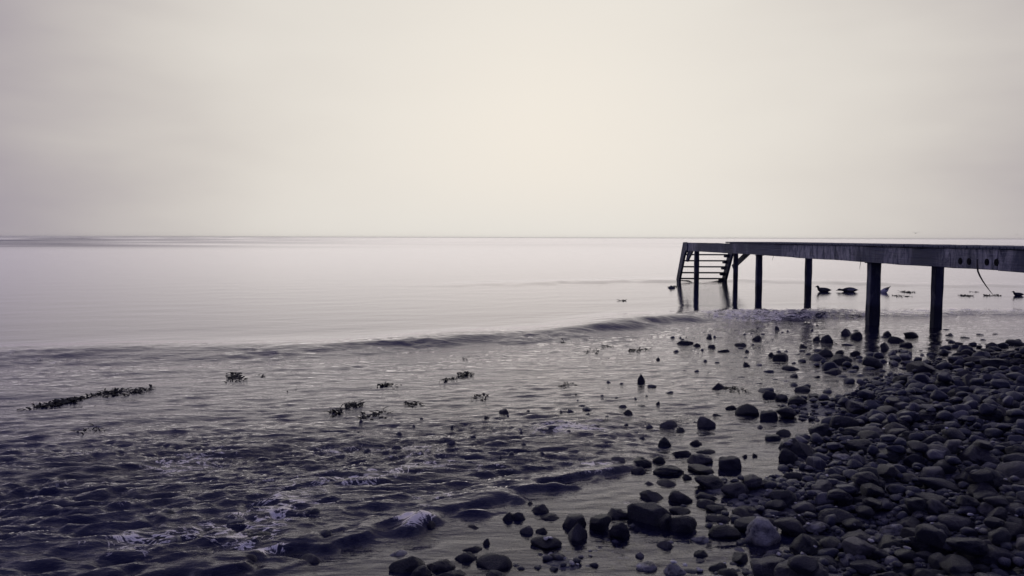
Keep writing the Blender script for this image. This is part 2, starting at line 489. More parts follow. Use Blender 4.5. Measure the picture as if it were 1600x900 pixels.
def water_fields(X, Y, D, row):
    """height, foam, ripple and roughness of the sea at each point; row: spacing of the sheet there"""
    P = np.stack([X, Y], -1)
    sc = signed_dist(P, CREST)                            # crest runs to the right: + is the camera's side
    s2 = signed_dist(P, CREST2)
    sf = signed_dist(P, FRONT)                            # + is the beach side of the run-up
    patch = sample(W5, 30.0, X, Y)
    along = sample(W5, 30.0, X * 0.34 + 4, Y * 0.12 + 9)
    a1 = smooth(3.2, 1.3, row / 0.10 * 1.0); a2 = smooth(3.4, 1.3, row / 0.22); a3 = smooth(3.4, 1.2, row / 0.7)
    sea = smooth(0.15, -0.5, sf) * 1.0                    # seaward of the run-up
    inside = smooth(-1.2, 0.6, sc)                        # between the breaking crest and the shore
    T = inside * sea * smooth(7.9, 5.9, Y + 0.25 * patch - 0.12 * X) * smooth(1.9, 0.7, X - 0.12 * Y)
    calm = 1 - inside
    shelter = smooth(0.0, 0.35, sf) * smooth(7.0, 5.2, Y)
    near_crest = np.exp(-((sc - 0.5) / 1.1) ** 2) * smooth(40, 20, D)
    # ripples
    amp1 = 0.0024 * inside + 0.0026 * T + 0.00008 * calm + 0.0018 * near_crest
    amp2 = 0.0024 * inside + 0.0020 * T + 0.00045 * calm * (1 + 1.0 * np.clip(patch, -0.8, 2)) + 0.0012 * near_crest
    amp3 = 0.0036 * inside + 0.0016 * T + 0.0010 * calm
    k = 1 - 0.72 * shelter
    right = smooth(2.2, 4.0, X) * smooth(17, 12, Y)
    k = k * (1 - 0.30 * right)
    w4 = sample(W4, 12.0, X + 0.25 * sample(W3, 40.0, X, Y), Y)
    w4c = np.clip(w4, -2, 2)
    sharp = 1.15 * (0.8 - np.abs(w4c)) + 0.5 * w4c
    h = k * (a1 * amp1 * sample(W1, 16.0, X, Y) * (1 + 0.5 * patch) + a2 * amp2 * sample(W2, 24.0, X, Y) * (1 + 0.35 * along)
             + a3 * amp3 * sample(W3, 40.0, X, Y) + a1 * T * 0.0068 * sharp)
    # the crest that is about to break, and the one behind it
    lift = 0.124 * (1 + 0.16 * along) * (0.62 + 0.38 * smooth(-5.0, 1.0, X)) * (0.55 + 0.45 * smooth(12, 6, X))
    scw = sc + 0.03 * sample(W3, 40.0, X * 1.3, Y * 1.3) + 0.14 * along + 0.03 * sample(W2, 24.0, X * 0.6, Y * 0.6)
    wf = 0.34 + 0.40 * smooth(1.0, -6.0, X)
    prof = np.where(scw > 0, np.exp(-(scw / wf) ** 2), np.exp(-(scw / 1.1) ** 2))
    h = h + lift * prof
    s2w = s2 + 0.35 * patch
    h = h + 0.055 * (1 + 0.3 * along) * np.where(s2w > 0, np.exp(-(s2w / 0.55) ** 2), np.exp(-(s2w / 1.6) ** 2)) * smooth(-6, 2, X)
    # white water where it breaks, on the pier side
    brk = smooth(3.2, 4.6, X) * np.exp(-((scw + 0.35) / 0.95) ** 2) * (1.0 - 0.55 * smooth(6.9, 7.8, X))
    h = h + brk * (0.014 * sample(W2, 24.0, X * 0.8, Y * 0.8) + 0.010 * w4) * a2
    # the run-up: a low step of moving water with a broken edge
    sfw = sf + 0.16 * sample(W4, 12.0, X * 0.7, Y * 0.7) * 0.35 + 0.05 * along
    T2 = smooth(-9, -1.2, X) * smooth(1.3, 0.6, X)
    h = h + 0.045 * T2 * smooth(0.06, -0.10, sfw) * smooth(-2.2, -0.1, sfw)
    # foam
    w5b = sample(W5, 30.0, X * 2.1 + 3, Y * 2.1)
    foam = 1.5 * brk * (1 + 0.3 * np.clip(w4, -1.5, 1.5))
    foam = foam + 0.34 * T * (0.50 + 0.5 * w5b + 0.5 * smooth(0.6, 0.0, np.abs(w4))) * smooth(-6.5, -1.5, X)
    foam = foam + 0.34 * T2 * np.exp(-((sfw + 0.10) / 0.10) ** 2) * (0.5 + 0.5 * w5b)
    for (fx, fy, rad, am) in ((655, 820, 0.06, 0.95), (638, 826, 0.06, 0.85), (380, 815, 0.20, 0.5), (440, 795, 0.2, 0.45), (700, 735, 0.28, 0.4), (560, 760, 0.3, 0.32),
                              (880, 672, 0.3, 0.55), (960, 655, 0.3, 0.45), (350, 840, 0.25, 0.4), (200, 850, 0.2, 0.4), (985, 790, 0.10, 0.7)):
        q = pt(fx, fy)
        e = np.exp(-(((X - q.x) / 1.4) ** 2 + ((Y - q.y)) ** 2) / rad ** 2)
        foam = foam + am * e
        if am > 0.75: h = h + 0.030 * e
    foam = np.clip(foam, 0, 1)
    # small ripples carried by the material, and what the sheet is too coarse to hold as roughness
    streak = sample(W5, 30.0, X / 45 + 5, Y / 30 + 2)
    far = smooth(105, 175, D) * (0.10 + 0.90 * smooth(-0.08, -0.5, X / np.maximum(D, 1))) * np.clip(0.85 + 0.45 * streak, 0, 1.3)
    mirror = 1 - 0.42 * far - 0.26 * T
    rip = 0.08 * calm + 0.42 * inside + 0.40 * T - 0.20 * shelter * inside + 0.5 * brk
    rip = rip * (1 - 0.55 * smooth(30, 120, D)) + 0.45 * far
    gloss = 0.035 + 0.05 * T + 0.04 * smooth(12, 60, D) + 0.16 * far
    return h, foam, np.clip(rip, 0.02, 1), gloss, mirror

az_d = np.linspace(R(-46), R(46), 860)
az_o = np.linspace(R(46), R(314), 60)[1:-1]
az = np.concatenate([az_d, az_o])
inv = np.linspace(1 / 2.6, 1 / 90.0, 640)
dist = np.concatenate([[0.4, 1.2, 2.0], 1 / inv, 90 * np.cumprod(np.full(34, 1.14))])
dist[-1] = 8000.0
row = np.gradient(dist)
D2, A2 = np.meshgrid(dist, az, indexing='ij')
WX = D2 * np.sin(A2); WY = D2 * np.cos(A2)
row2 = np.maximum(np.repeat(row[:, None], len(az), 1) * 0.8, D2 * 0.0019)
row2[:, len(az_d):] = D2[:, len(az_d):] * 0.08
WZ, foam, rip, gloss, mirror = water_fields(WX, WY, D2, row2)
depth = WZ - ground_z(WX, WY)
opac = 1 - np.exp(-np.maximum(depth, 0) * 9.0)
opac = np.where(D2 > 60, 1.0, opac)
sea_me = np_mesh('sea', np.stack([WX, WY, WZ], -1).reshape(-1, 3), grid_faces(len(dist), len(az), True), M_WATER)
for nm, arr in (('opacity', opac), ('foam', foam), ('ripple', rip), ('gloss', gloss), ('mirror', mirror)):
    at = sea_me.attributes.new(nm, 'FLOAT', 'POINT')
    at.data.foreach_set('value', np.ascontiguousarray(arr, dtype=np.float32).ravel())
sea = link('sea', sea_me)
tag(sea, 'calm grey sea with a low breaking wave and foam streaks near the beach', kind='structure')

def water_h(x, y):
    d = math.hypot(x, y)
    a = [np.array([v]) for v in (x, y, d, d * d / 3000)]
    return float(water_fields(*a)[0][0])

# ------------------------------------------------------------------ pier
def pier_l(y): return 6.525 - 0.0175 * (y - 14.85)      # outer face of the left beam
def pier_r(y): return 7.885 + 0.006 * (y - 14.6)        # outer face of the right beam
PIER_X0, PIER_X1 = pier_l(29.0), pier_r(29.0)
BT, BB = CAM_H - 0.150, CAM_H - 0.435          # top and bottom of the side beams
pier = empty('pier', (0, 0, 0))
tag(pier, 'dark weathered wooden bathing pier on square posts with steps at its end', 'pier')
for side in (0, 1):
    for y0, y1, dz in ((-6, 10.86, 0.0), (10.872, 23.93, 0.004), (23.94, 29.0, -0.006)):
        bm = box_data(0, 0.09, y0, y1, BB + dz, BT + dz, 0.006)
        # a beam is never dead straight
        bmesh.ops.bisect_edges(bm, edges=[e for e in bm.edges if abs(e.verts[0].co.y - e.verts[1].co.y) > 1], cuts=24)
        for v in bm.verts:
            v.co.x += (pier_r(v.co.y) - 0.09 if side else pier_l(v.co.y)) + 0.004 * math.sin(v.co.y * 2.1)
            v.co.z += 0.006 * math.sin(v.co.y * 1.3 + side) + 0.004 * math.sin(v.co.y * 4.1) + random.uniform(-0.003, 0.003)
        bm_obj('beam', bm, M_BEAM, pier)
POSTS = [(1363, 509, 0.195), (1462, 512, 0.158), (1185, 467.5, 0.150), (1262, 468.5, 0.150), (1088, 444.5, 0.150), (1149, 444.5, 0.140)]
post_places = []
for x, y, w in POSTS:
    p = pt(x, y)
    cy = p.y + w / 2
    post_places.append((p.x / p.y * cy, cy, w))
for y in (8.0, 1.8, -4.4):
    post_places += [(pier_l(y) + 0.18, y, 0.17), (pier_r(y) - 0.18, y, 0.17)]
for cx, cy, w in post_places:
    bm = box_data(-w / 2, w / 2, -w / 2, w / 2, -1.9, BT - 0.09, 0.012)
    bmesh.ops.bisect_edges(bm, edges=[e for e in bm.edges if abs(e.verts[0].co.z - e.verts[1].co.z) > 1], cuts=14)
    for v in bm.verts:
        q = 1 + 0.03 * math.sin(v.co.z * 5 + cx * 9 + cy) + 0.02 * math.sin(v.co.z * 17 + cy)
        v.co.x *= q; v.co.y *= q
    o = bm_obj('post', bm, M_POST, pier)
    o.location = (cx, cy, 0)
    o.rotation_euler = (R(random.uniform(-0.4, 0.4)), R(random.uniform(-0.3, 0.3)), R(random.uniform(-2, 2)))
    # short packing block on the beam's side of each post head
    bm = box_data(-w * 0.62, w * 0.62, -w * 0.75, w * 0.75, BB - 0.022, BB - 0.008, 0.004)
    c = bm_obj('post_cap', bm, M_POST, pier); c.location = (cx, cy, 0)
for i in range(0, len(post_places), 2):
    (ax, ay, aw), (bx, by, bw) = post_places[i], post_places[i + 1]
    y = max(ay, by) + 0.13
    bm_obj('cross_beam', box_data(pier_l(y) + 0.098, pier_r(y) - 0.098, y, y + 0.08, BB + 0.02, BT - 0.09, 0.006), M_PLANK, pier)
# deck boards lie on the beams; over the last bay they sit lower, between them
plank_me = None
y = -6.0
while y < 28.75:
    if plank_me is None:
        o = bm_obj('plank', box_data(-0.5, 0.5, 0, 0.143, 0, 0.034, 0.004), M_PLANK, pier); plank_me = o.data
    else:
        o = link('plank', plank_me, pier)
    low = y > 23.80
    xa, xb = (pier_l(y) + 0.098, pier_r(y) - 0.098) if low else (pier_l(y) - 0.03, pier_r(y) + 0.03)
    o.scale = (xb - xa, 1, 1)
    o.location = ((xa + xb) / 2 + (0 if low else random.uniform(-0.006, 0.006)), y, (BT - 0.075 if low else BT + 0.014) + random.uniform(-0.001, 0.003))
    y += 0.150
# countersunk bolts in the near beam
for x, yy in ((1500.5, 408), (1514, 408.5), (1542, 409.5), (1557, 410)):
    d = CAM_MAT.to_3x3() @ Vector(((x - 800) / FPX, -(yy - 450) / FPX, -1.0))
    t = 6.55 / d.x
    for _ in range(4): t = (pier_l(d.y * t) - 0.004) / d.x
    q = Vector((0, 0, CAM_H)) + d * t
    bm = bmesh.new()
    bmesh.ops.create_cone(bm, cap_ends=True, segments=20, radius1=0.052, radius2=0.048, depth=0.012)
    bmesh.ops.create_cone(bm, cap_ends=True, segments=6, radius1=0.022, radius2=0.022, depth=0.018)
    bmesh.ops.rotate(bm, verts=bm.verts, matrix=Matrix.Rotation(R(-90), 3, 'Y'))
    o = bm_obj('bolt_plate', bm, M_IRON, pier); o.location = q
# steps at the far end, going down away from the beach
def prism_x(poly, x0, x1):
    """a board standing in the plane across X: poly is a list of (y, z)"""
    n = len(poly)
    V = [(x0, a, b) for a, b in poly] + [(x1, a, b) for a, b in poly]
    F = [list(range(n))[::-1], list(range(n, 2 * n))] + [[i, (i + 1) % n, n + (i + 1) % n, n + i] for i in range(n)]
    return V, F
ST_TOP, ST_BOT = (28.72, BT - 0.006), (30.45, -0.42)
for sx0, sx1 in ((PIER_X0 - 0.03, PIER_X0 + 0.045), (PIER_X1 + 0.006, PIER_X1 + 0.08)):
    poly = [(28.98, BT + 0.01), (29.30, BT + 0.0), (30.78, -0.42), (30.30, -0.42), (29.12, BB - 0.20), (28.80, BB - 0.01), (28.62, BB + 0.02), (28.62, BT - 0.02)]
    V, F = prism_x([(a, b) for a, b in poly], sx0, sx1)
    st = mesh_obj('stringer', V, F, M_STAIR, pier)
xa, xb = PIER_X0 + 0.048, PIER_X1 + 0.003
for k, dz in enumerate((0.605, 0.835, 1.065, 1.295, 1.525)):
    z = CAM_H - dz
    yc = 29.20 + (BT - z) * 1.48 / 1.875 + 0.02
    bm_obj('tread', box_data(xa, xb, yc - 0.16, yc + 0.11, z - 0.024, z + 0.024, 0.004), M_STAIR, pier)
    for cx0, cx1 in ((xa + 0.002, xa + 0.05), (xb - 0.13, xb - 0.002)):
        bm_obj('cleat', box_data(cx0, cx1, yc - 0.15, yc + 0.10, z - 0.10, z - 0.027, 0.004), M_STAIR, pier)
# knee braces where the steps meet the beams
V, F = prism_x([(28.2, BB - 0.003), (28.95, BB - 0.003), (29.25, BB - 0.40), (29.05, BB - 0.42)], PIER_X0 + 0.07, PIER_X0 + 0.13)
mesh_obj('brace', V, F, M_STAIR, pier)
V, F = prism_x([(26.9, BB - 0.003), (27.6, BB - 0.003), (29.35, BB - 0.55), (29.15, BB - 0.68)], PIER_X1 + 0.084, PIER_X1 + 0.14)
mesh_obj('brace', V, F, M_STAIR, pier)

def tube(name, path, radii, mat, parent=None, seg=6):
    V, F = [], []
    n = len(path)
    for i, p in enumerate(path):
        p = Vector(p)
        t = (Vector(path[min(i + 1, n - 1)]) - Vector(path[max(i - 1, 0)])).normalized()
        a = t.cross(Vector((0.3, 1, 0.2))).normalized(); b = t.cross(a)
        for k in range(seg):
            th = 2 * math.pi * k / seg
            V.append(p + (a * math.cos(th) + b * math.sin(th)) * radii[i])
    for i in range(n - 1):
        for k in range(seg):
            F.append((i * seg + k, i * seg + (k + 1) % seg, (i + 1) * seg + (k + 1) % seg, (i + 1) * seg + k))
    F.append(tuple(range(seg))[::-1]); F.append(tuple(range((n - 1) * seg, n * seg)))
    return mesh_obj(name, V, F, mat, parent, True)

def on_plane_y(x, y, Y):
    d = CAM_MAT.to_3x3() @ Vector(((x - 800) / FPX, -(y - 450) / FPX, -1.0))
    return Vector((0, 0, CAM_H)) + d * (Y / d.y)
Yr = pier_l(10.9) / ((1528 - 800) / FPX) - 0.06
rp = [on_plane_y(x, y, Yr + dy) for x, y, dy in ((1527, 405, -0.02), (1527, 416, -0.02), (1528, 424, 0), (1531, 431, 0.01), (1535.5, 439, 0.03), (1541, 447, 0.04), (1547, 455, 0.05), (1552.5, 462, 0.05))]
rope = tube('rope', rp, [0.012, 0.012, 0.012, 0.011, 0.009, 0.007, 0.005, 0.002], M_ROPE)
tag(rope, 'frayed dark rope end hanging from the side of the pier beam', 'rope')
for x, y0, y1 in ((1344, 405, 421), (1207.5, 398, 407)):
    Y = pier_l(20 if x < 1300 else 15) / ((x - 800) / FPX) - 0.03
    q = [on_plane_y(x + 0.8 * math.sin(i * 1.3), y0 + (y1 - y0) * i / 4, Y - 0.004) for i in range(5)]
    tube('splinter', q, [0.006, 0.005, 0.005, 0.004, 0.002], M_ROPE, pier, 5)

# ------------------------------------------------------------------ stones
def sphere_mesh(level):
    bm = bmesh.new()
    bmesh.ops.create_icosphere(bm, subdivisions=level, radius=1.0)
    V = np.array([v.co[:] for v in bm.verts]); F = np.array([[v.index for v in f.verts] for f in bm.faces])
    bm.free()
    return V, F
SPH = {k: sphere_mesh(k) for k in (2, 3, 4)}

def stone_shape(kind, seed, level):
    """a unit stone about 2 wide, lying flat: rounded, angular or pointed"""
    r = np.random.default_rng(seed)
    V, F = SPH[level]
    P = V.copy()
    e = r.uniform(0.88, 1.15)
    P = np.sign(P) * np.abs(P) ** e
    P /= np.linalg.norm(P, axis=1).max()
    rad = np.ones(len(P))
    for a, f in ((0.20, 1.4), (0.10, 3.0), (0.050, 7.0), (0.024, 14.0)):
        for _ in range(4):
            k = r.normal(size=3) * f
            rad += a * 0.5 * np.sin(V @ k + r.uniform(0, 6.28))
    P = P * rad[:, None]
    n_cut = {'round': 9, 'angular': 15, 'pointed': 10}[kind]
    for _ in range(n_cut):
        n = r.normal(size=3); n /= np.linalg.norm(n)
        c = r.uniform(0.62, 0.95) if kind == 'round' else r.uniform(0.50, 0.85)
        d = P @ n - c
        keep = 0.35 if kind == 'round' else 0.10
        P = P - np.maximum(d, 0)[:, None] * n * (1 - keep)
    if kind == 'pointed':
        t = np.clip((P[:, 2] + 0.6) / 1.6, 0, 1)
        P[:, :2] *= (1 - 0.68 * t)[:, None]
        P[:, 0] += 0.25 * t
    P -= (P.max(0) + P.min(0)) / 2
    P /= (P.max(0) - P.min(0)) / 2
    # a squared-off lump after the scaling would look like a box, so pull the corners in
    q = np.linalg.norm(P, axis=1)
    P = P * np.where(q > 1.12, 1.12 / q + 0.25 * (1 - 1.12 / q), 1.0)[:, None]
    return P, F

KINDS = ['round'] * 11 + ['angular'] * 12 + ['pointed'] * 2
SHAPES4 = [stone_shape(k, 100 + i, 4) for i, k in enumerate(KINDS)]
SHAPES3 = [stone_shape(k, 100 + i, 3) for i, k in enumerate(KINDS)]
SHAPES2 = [stone_shape('round' if i % 3 else 'angular', 200 + i, 2) for i in range(10)]
ROUND = [i for i, k in enumerate(KINDS) if k == 'round']; ANG = [i for i, k in enumerate(KINDS) if k == 'angular']; PTD = [i for i, k in enumerate(KINDS) if k == 'pointed']
STONE_ME = [np_mesh('stone', P, F, M_STONE) for P, F in SHAPES4]
PALE_ME = {}

# height of the beach with the stones already lying on it
HX0, HY0, HS = -3.5, 2.0, 0.02
hx = np.arange(HX0, 10.5, HS); hy = np.arange(HY0, 14.0, HS)
HXX, HYY = np.meshgrid(hx, hy)
HM = ground_z(HXX, HYY)

def settle(x, y, a, b, c, rz, sink=0.25, write=True, top_limit=None):
    """drop a stone with half axes a, b, c; returns the height of its centre"""
    i0, i1 = int((x - a - HX0) / HS), int((x + a - HX0) / HS) + 2
    j0, j1 = int((y - a - HY0) / HS), int((y + a - HY0) / HS) + 2
    i0, j0 = max(i0, 0), max(j0, 0)
    sub = HM[j0:j1, i0:i1]
    if sub.size == 0:
        return float(ground_z(np.array([x]), np.array([y]))[0]) + c * 0.6
    dx = HXX[j0:j1, i0:i1] - x; dy = HYY[j0:j1, i0:i1] - y
    u = (dx * math.cos(rz) + dy * math.sin(rz)) / a; v = (-dx * math.sin(rz) + dy * math.cos(rz)) / b
    rr = u * u + v * v
    inn = rr < 0.98
    if not inn.any():
        return float(sub.mean()) + c * 0.6
    prof = c * np.sqrt(np.clip(1 - rr, 0, 1))
    clear = (sub + prof)[inn]                          # centre height at which each column just touches
    z = float(np.quantile(clear, 0.80)) - sink * c
    if write:
        sub[inn] = np.maximum(sub[inn], (z + prof * 0.93)[inn])
    return z

placed = []       # dict(x, y, z, a, b, c, rz, shape, pale, label, group, fixed)
def put(px, py, w, h, shape='r', cluster=None, note=None, pale=False, rz=None):
    """a stone the photograph shows: px, py its middle, w, h its size in pixels of the photograph"""
    p = pt(px, py + h / 2 - 1)
    d = p.length
    z_g = float(ground_z(np.array([p.x]), np.array([p.y]))[0])
    if z_g > 0:
        p = pt(px, py + h / 2 - 1, z_g)
    scale = Vector((p.x, p.y, CAM_H)).length / FPX
    a = w * scale / 2 * 1.03
    hv = h * scale
    el = math.atan2(CAM_H, math.hypot(p.x, p.y))
    vis = max(hv / math.cos(el) * 0.92, 0.03)           # height that shows
    b = a * random.uniform(0.66, 0.88)
    vis = max(vis - 1.5 * b * math.sin(el), vis * 0.38)
    idx = random.choice({'r': ROUND, 'a': ANG, 'p': PTD}[shape])
    if z_g < -0.02:                                     # awash: rises that much above the water, rests on the bottom
        top = vis + (water_h(p.x, p.y) if p.y > 12 else 0.0)
        c = max((top - z_g) / 2 * 1.1, a * 0.40)
        z = top - c
    else:
        c = min(max(vis / 2 * 1.3, a * 0.36), a * 0.75)
        z = None
    y = p.y + b * 0.6
    S = dict(x=p.x, y=y, a=a, b=b, c=c, rz=random.uniform(-0.35, 0.35) if rz is None else rz, shape=idx, pale=pale, cluster=cluster, note=note, px=px, py=py, w=w, h=h, kind=shape)
    if z is None:
        z = settle(S['x'], S['y'], a, b, c, S['rz'], 0.45)
    else:
        settle(S['x'], S['y'], a, b, c, S['rz'], 0.0)
    S['z'] = z
    placed.append(S)

# each cluster: phrase for the labels, then (x, y, width, height[, shape]) of its stones
CLUSTERS = {
 'near_posts': ('stones awash before the two near pier posts', [
    (1216, 513, 10, 6), (1256, 541, 12, 7), (1276, 529, 14, 8), (1294, 529, 19, 13), (1326, 518, 18, 11, 'a'), (1340, 524, 17, 10), (1388, 522, 14, 9), (1402, 530, 22, 10), (1426, 523, 22, 9), (1418, 539, 18, 8), (1385, 541, 14, 11, 'a')]),
 'below_breaker': ('small stones awash just below the white breaker', [
    (1071, 535, 28, 9, 'a'), (1089, 539, 14, 6), (1110, 527, 10, 7), (1113, 541, 12, 6), (1132, 548, 18, 5), (1158, 538, 18, 7, 'a'), (1185, 528, 16, 9, 'a'), (1169, 549, 12, 5), (1206, 554, 10, 7), (1222, 557, 22, 13, 'a')]),
 'mid_water': ('stones in shallows left of the packed beach', [
    (1029, 561, 9, 6), (1123, 603, 22, 12, 'p'), (1167, 569, 12, 7), (1237, 574, 26, 9), (1242, 587, 12, 6), (1291, 551, 22, 12), (1313, 551, 12, 8), (1316, 561, 32, 16, 'a'), (1305, 580, 28, 10, 'a'), (1278, 589, 9, 4), (1338, 552, 16, 8)]),
 'humps': ('the rounded humps in shallows below the pointed stone', [
    (1144, 636, 18, 7), (1170, 638, 34, 19), (1205, 615, 24, 13), (1203, 648, 26, 17), (1223, 621, 18, 11), (1231, 643, 30, 19), (1248, 625, 30, 18), (1255, 607, 28, 11), (1275, 619, 22, 8), (1190, 667, 16, 7), (1227, 676, 22, 12)]),
 'lone_left': ('lone stones in open shallows at mid picture', [
    (761, 653, 18, 7), (786, 642, 17, 10, 'a'), (808, 687, 19, 8), (841, 702, 20, 10), (902, 617, 8, 5), (931, 685, 16, 8), (933, 670, 13, 11), (969, 690, 22, 10)]),
 'lone_mid': ('stones scattered left of the rounded humps', [
    (981, 644, 16, 10), (1004, 634, 28, 6), (1028, 630, 10, 7), (1045, 662, 28, 14), (1064, 671, 15, 9), (1105, 658, 27, 20), (1121, 648, 16, 5), (1040, 690, 24, 18), (1088, 691, 20, 10)]),
 'stack_top': ('upper stones in the cluster beside the still pool', [
    (966, 720, 28, 18), (1002, 720, 34, 17, 'a'), (999, 734, 24, 12), (1031, 717, 20, 13), (1066, 706, 28, 13), (1048, 732, 50, 20), (1104, 704, 33, 11), (1095, 716, 38, 19), (1098, 729, 40, 21), (1142, 722, 34, 24)]),
 'stack_low': ('lower stones in the cluster beside the still pool', [
    (1014, 755, 18, 7), (1043, 752, 34, 14), (1074, 745, 15, 9), (1112, 750, 46, 28), (1151, 765, 40, 28), (1020, 772, 36, 20, 'a'), (1065, 774, 36, 22), (1107, 772, 34, 18), (1105, 785, 30, 15), (1122, 794, 32, 14), (1186, 752, 24, 10)]),
 'row_left': ('stones in the pool-edging row, its left half', [
    (810, 805, 28, 16), (846, 793, 31, 19), (862, 806, 42, 15), (900, 811, 42, 27, 'a'), (940, 815, 34, 28, 'a'), (905, 830, 30, 30, 'p'), (854, 846, 46, 22), (824, 827, 24, 15), (847, 829, 19, 12)]),
 'row_right': ('stones in the pool-edging row, its right half', [
    (966, 801, 34, 19), (970, 826, 32, 28), (1015, 799, 64, 40, 'a'), (1042, 815, 22, 24), (1065, 797, 34, 13), (1068, 815, 42, 30), (1125, 806, 38, 20), (1134, 828, 46, 25), (1170, 797, 40, 22)]),
 'pool': ('small stones lying in the shallow pool', [
    (1040, 850, 24, 13), (1097, 864, 28, 14), (1122, 884, 30, 14), (872, 869, 24, 9), (829, 787, 14, 6), (861, 766, 16, 8)]),
 'front_left': ('stones at the bottom edge left of the pool', [
    (635, 880, 54, 30), (659, 892, 36, 26), (687, 880, 46, 22), (705, 895, 50, 16), (727, 868, 36, 18), (735, 856, 36, 12), (772, 875, 52, 28), (775, 898, 36, 18), (738, 823, 26, 10), (760, 846, 15, 12), (795, 807, 20, 16), (482, 872, 36, 16)]),
 'pool_right': ('stones along the glistening gap beside the beach', [
    (1181, 712, 13, 7), (1165, 713, 12, 6), (1210, 683, 24, 11), (1240, 692, 40, 24), (1260, 700, 42, 26, 'a'), (1284, 672, 32, 24), (1233, 711, 28, 21), (1241, 742, 26, 14), (1204, 757, 30, 14), (1215, 790, 30, 20), (1205, 872, 36, 22)]),
 'shore_far': ('stones at the far waterside edge of the beach', [
    (1365, 566, 30, 18), (1445, 575, 38, 24, 'a'), (1500, 553, 18, 11), (1514, 552, 20, 13), (1528, 564, 36, 12), (1548, 547, 20, 9), (1562, 569, 40, 18), (1590, 535, 26, 9), (1592, 562, 18, 10), (1510, 585, 26, 22), (1545, 580, 30, 10)]),
}
SPECIAL = [
 (1002, 591, 12, 16, 'p', 'small upright pointed stone alone in the open shallows', False),
 (1052, 449, 20, 6, 'r', 'low dark rock awash beside the foot of the pier steps', False),
 (668, 820, 26, 18, 'a', 'dark angular stone with white water breaking over its left side', False),
 (1197, 829, 48, 46, 'a', 'large stone with white crusted patches at the right end of the stone row', True),
 (1094, 840, 30, 13, 'r', 'pale speckled flat stone lying at the edge of the shallow pool', True),
 (620, 864, 36, 11, 'r', 'pale flat stone in the shallows at the bottom left of the stones', True),
 (1056, 889, 34, 20, 'r', 'round stone in the pool with a pale top at the bottom edge', True),
 (1227, 776, 38, 32, 'r', 'large smooth dark boulder at the edge of the packed beach below the gap', False),
 (1432, 714, 32, 28, 'a', 'angular stone with pale edges standing among the packed stones', False),
 (1463, 738, 40, 28, 'a', 'wedge-shaped striped stone below the pale-edged angular one', False),
 (1475, 758, 58, 25, 'r', 'long flat grey stone below the wedge-shaped striped stone', False),
 (1312, 805, 52, 32, 'r', 'broad rounded stone right of the white-crusted stone', False),
 (1460, 781, 46, 22, 'r', 'oval grey stone below the long flat stone at right', False),
 (1498, 808, 62, 28, 'r', 'very wide smooth dark stone at the right of the packed beach', False),
 (1288, 880, 48, 24, 'r', 'flat-topped broad stone at the bottom edge right of the pool', False),
 (1505, 852, 50, 28, 'r', 'large rounded dark stone near the bottom right corner', False),
 (1345, 840, 46, 28, 'r', 'domed dark stone above the pale angular chip', False),
 (1398, 851, 40, 30, 'a', 'dark stone leaning below the broken pale stone', False),
 (1361, 889, 52, 24, 'r', 'wide dark stone at the bottom edge below the pale angular chip', False),
 (1415, 895, 36, 16, 'r', 'rounded grey stone cut by the bottom edge of the picture', False),
 (1403, 798, 14, 12, 'r', 'small white egg-shaped stone among the dark packed stones', True),
 (1279, 829, 38, 10, 'r', 'white-topped long stone right of the white-crusted stone', True),
 (1364, 861, 24, 16, 'a', 'small pale angular chip of stone near the bottom edge', True),
 (1396, 826, 30, 18, 'a', 'broken pale stone with jagged top amid dark stones', True),
 (1530, 843, 14, 8, 'r', 'small whitish pebble near the bottom right corner', True),
 (1233, 867, 16, 11, 'r', 'small whitish round stone beside the pool at the bottom edge', True),
 (1436, 673, 16, 9, 'r', 'small pale stone high among the packed stones', True),
 (1464, 692, 15, 10, 'a', 'small pale broken stone right of the other high pale one', True),
 (1318, 715, 26, 10, 'r', 'pale-topped flat stone at the edge of the glistening gap', True),
 (1290, 862, 20, 9, 'r', 'little pale flat stone amid dark ones near the bottom edge', True),
 (1012, 884, 30, 14, 'r', 'pale round stone showing under the water of the shallow pool', True),
 (919, 882, 18, 7, 'r', 'pale oblong pebble on the bed of the shallow pool', True),
 (1000, 868, 13, 6, 'a', 'whitish shell fragment in the middle of the shallow pool', True),
 (1310, 748, 34, 20, 'a', 'lighter grey angular stone at the left of the packed beach', False),
 (1362, 738, 40, 22, 'r', 'smooth grey rounded stone in the middle of the packed beach', False),
 (1530, 735, 32, 24, 'r', 'tall rounded grey stone at the right of the packed beach', False),
 (1350, 700, 46, 30, 'r', 'very large dark stone at the upper middle of the packed beach', False),
]
for x, y, w, h, s, note, pale in SPECIAL:
    put(x, y, w, h, s, None, note, pale)
for key, (phrase, items) in CLUSTERS.items():
    for it in items:
        put(*it[:4], it[4] if len(it) > 4 else 'r', key)

# the packed beach: bigger stones first, smaller ones in and over the gaps
def shore_up(x, y):
    return -float(signed_dist(np.array([[x, y]]), SHORE)[0])
def visible_px(x, y, z, a):
    v = CAM_MAT.inverted() @ Vector((x, y, z))
    if v.z > -0.3: return None
    return 800 + FPX * v.x / -v.z, 450 - FPX * v.y / -v.z, FPX * a / -v.z

fixed_xy = np.array([[s['x'], s['y'], s['a']] for s in placed])
pts_arr = [tuple(r) for r in fixed_xy]
cell = {}
def near(x, y, r, k):
    ci, cj = int(x / 0.3), int(y / 0.3)
    for i in range(ci - 1, ci + 2):
        for j in range(cj - 1, cj + 2):
            for (qx, qy, qr) in cell.get((i, j), ()):
                if (qx - x) ** 2 + (qy - y) ** 2 < (k * (qr + r)) ** 2:
                    return True
    return False
def remember(x, y, r):
    cell.setdefault((int(x / 0.3), int(y / 0.3)), []).append((x, y, r))
for r in pts_arr: remember(*r)

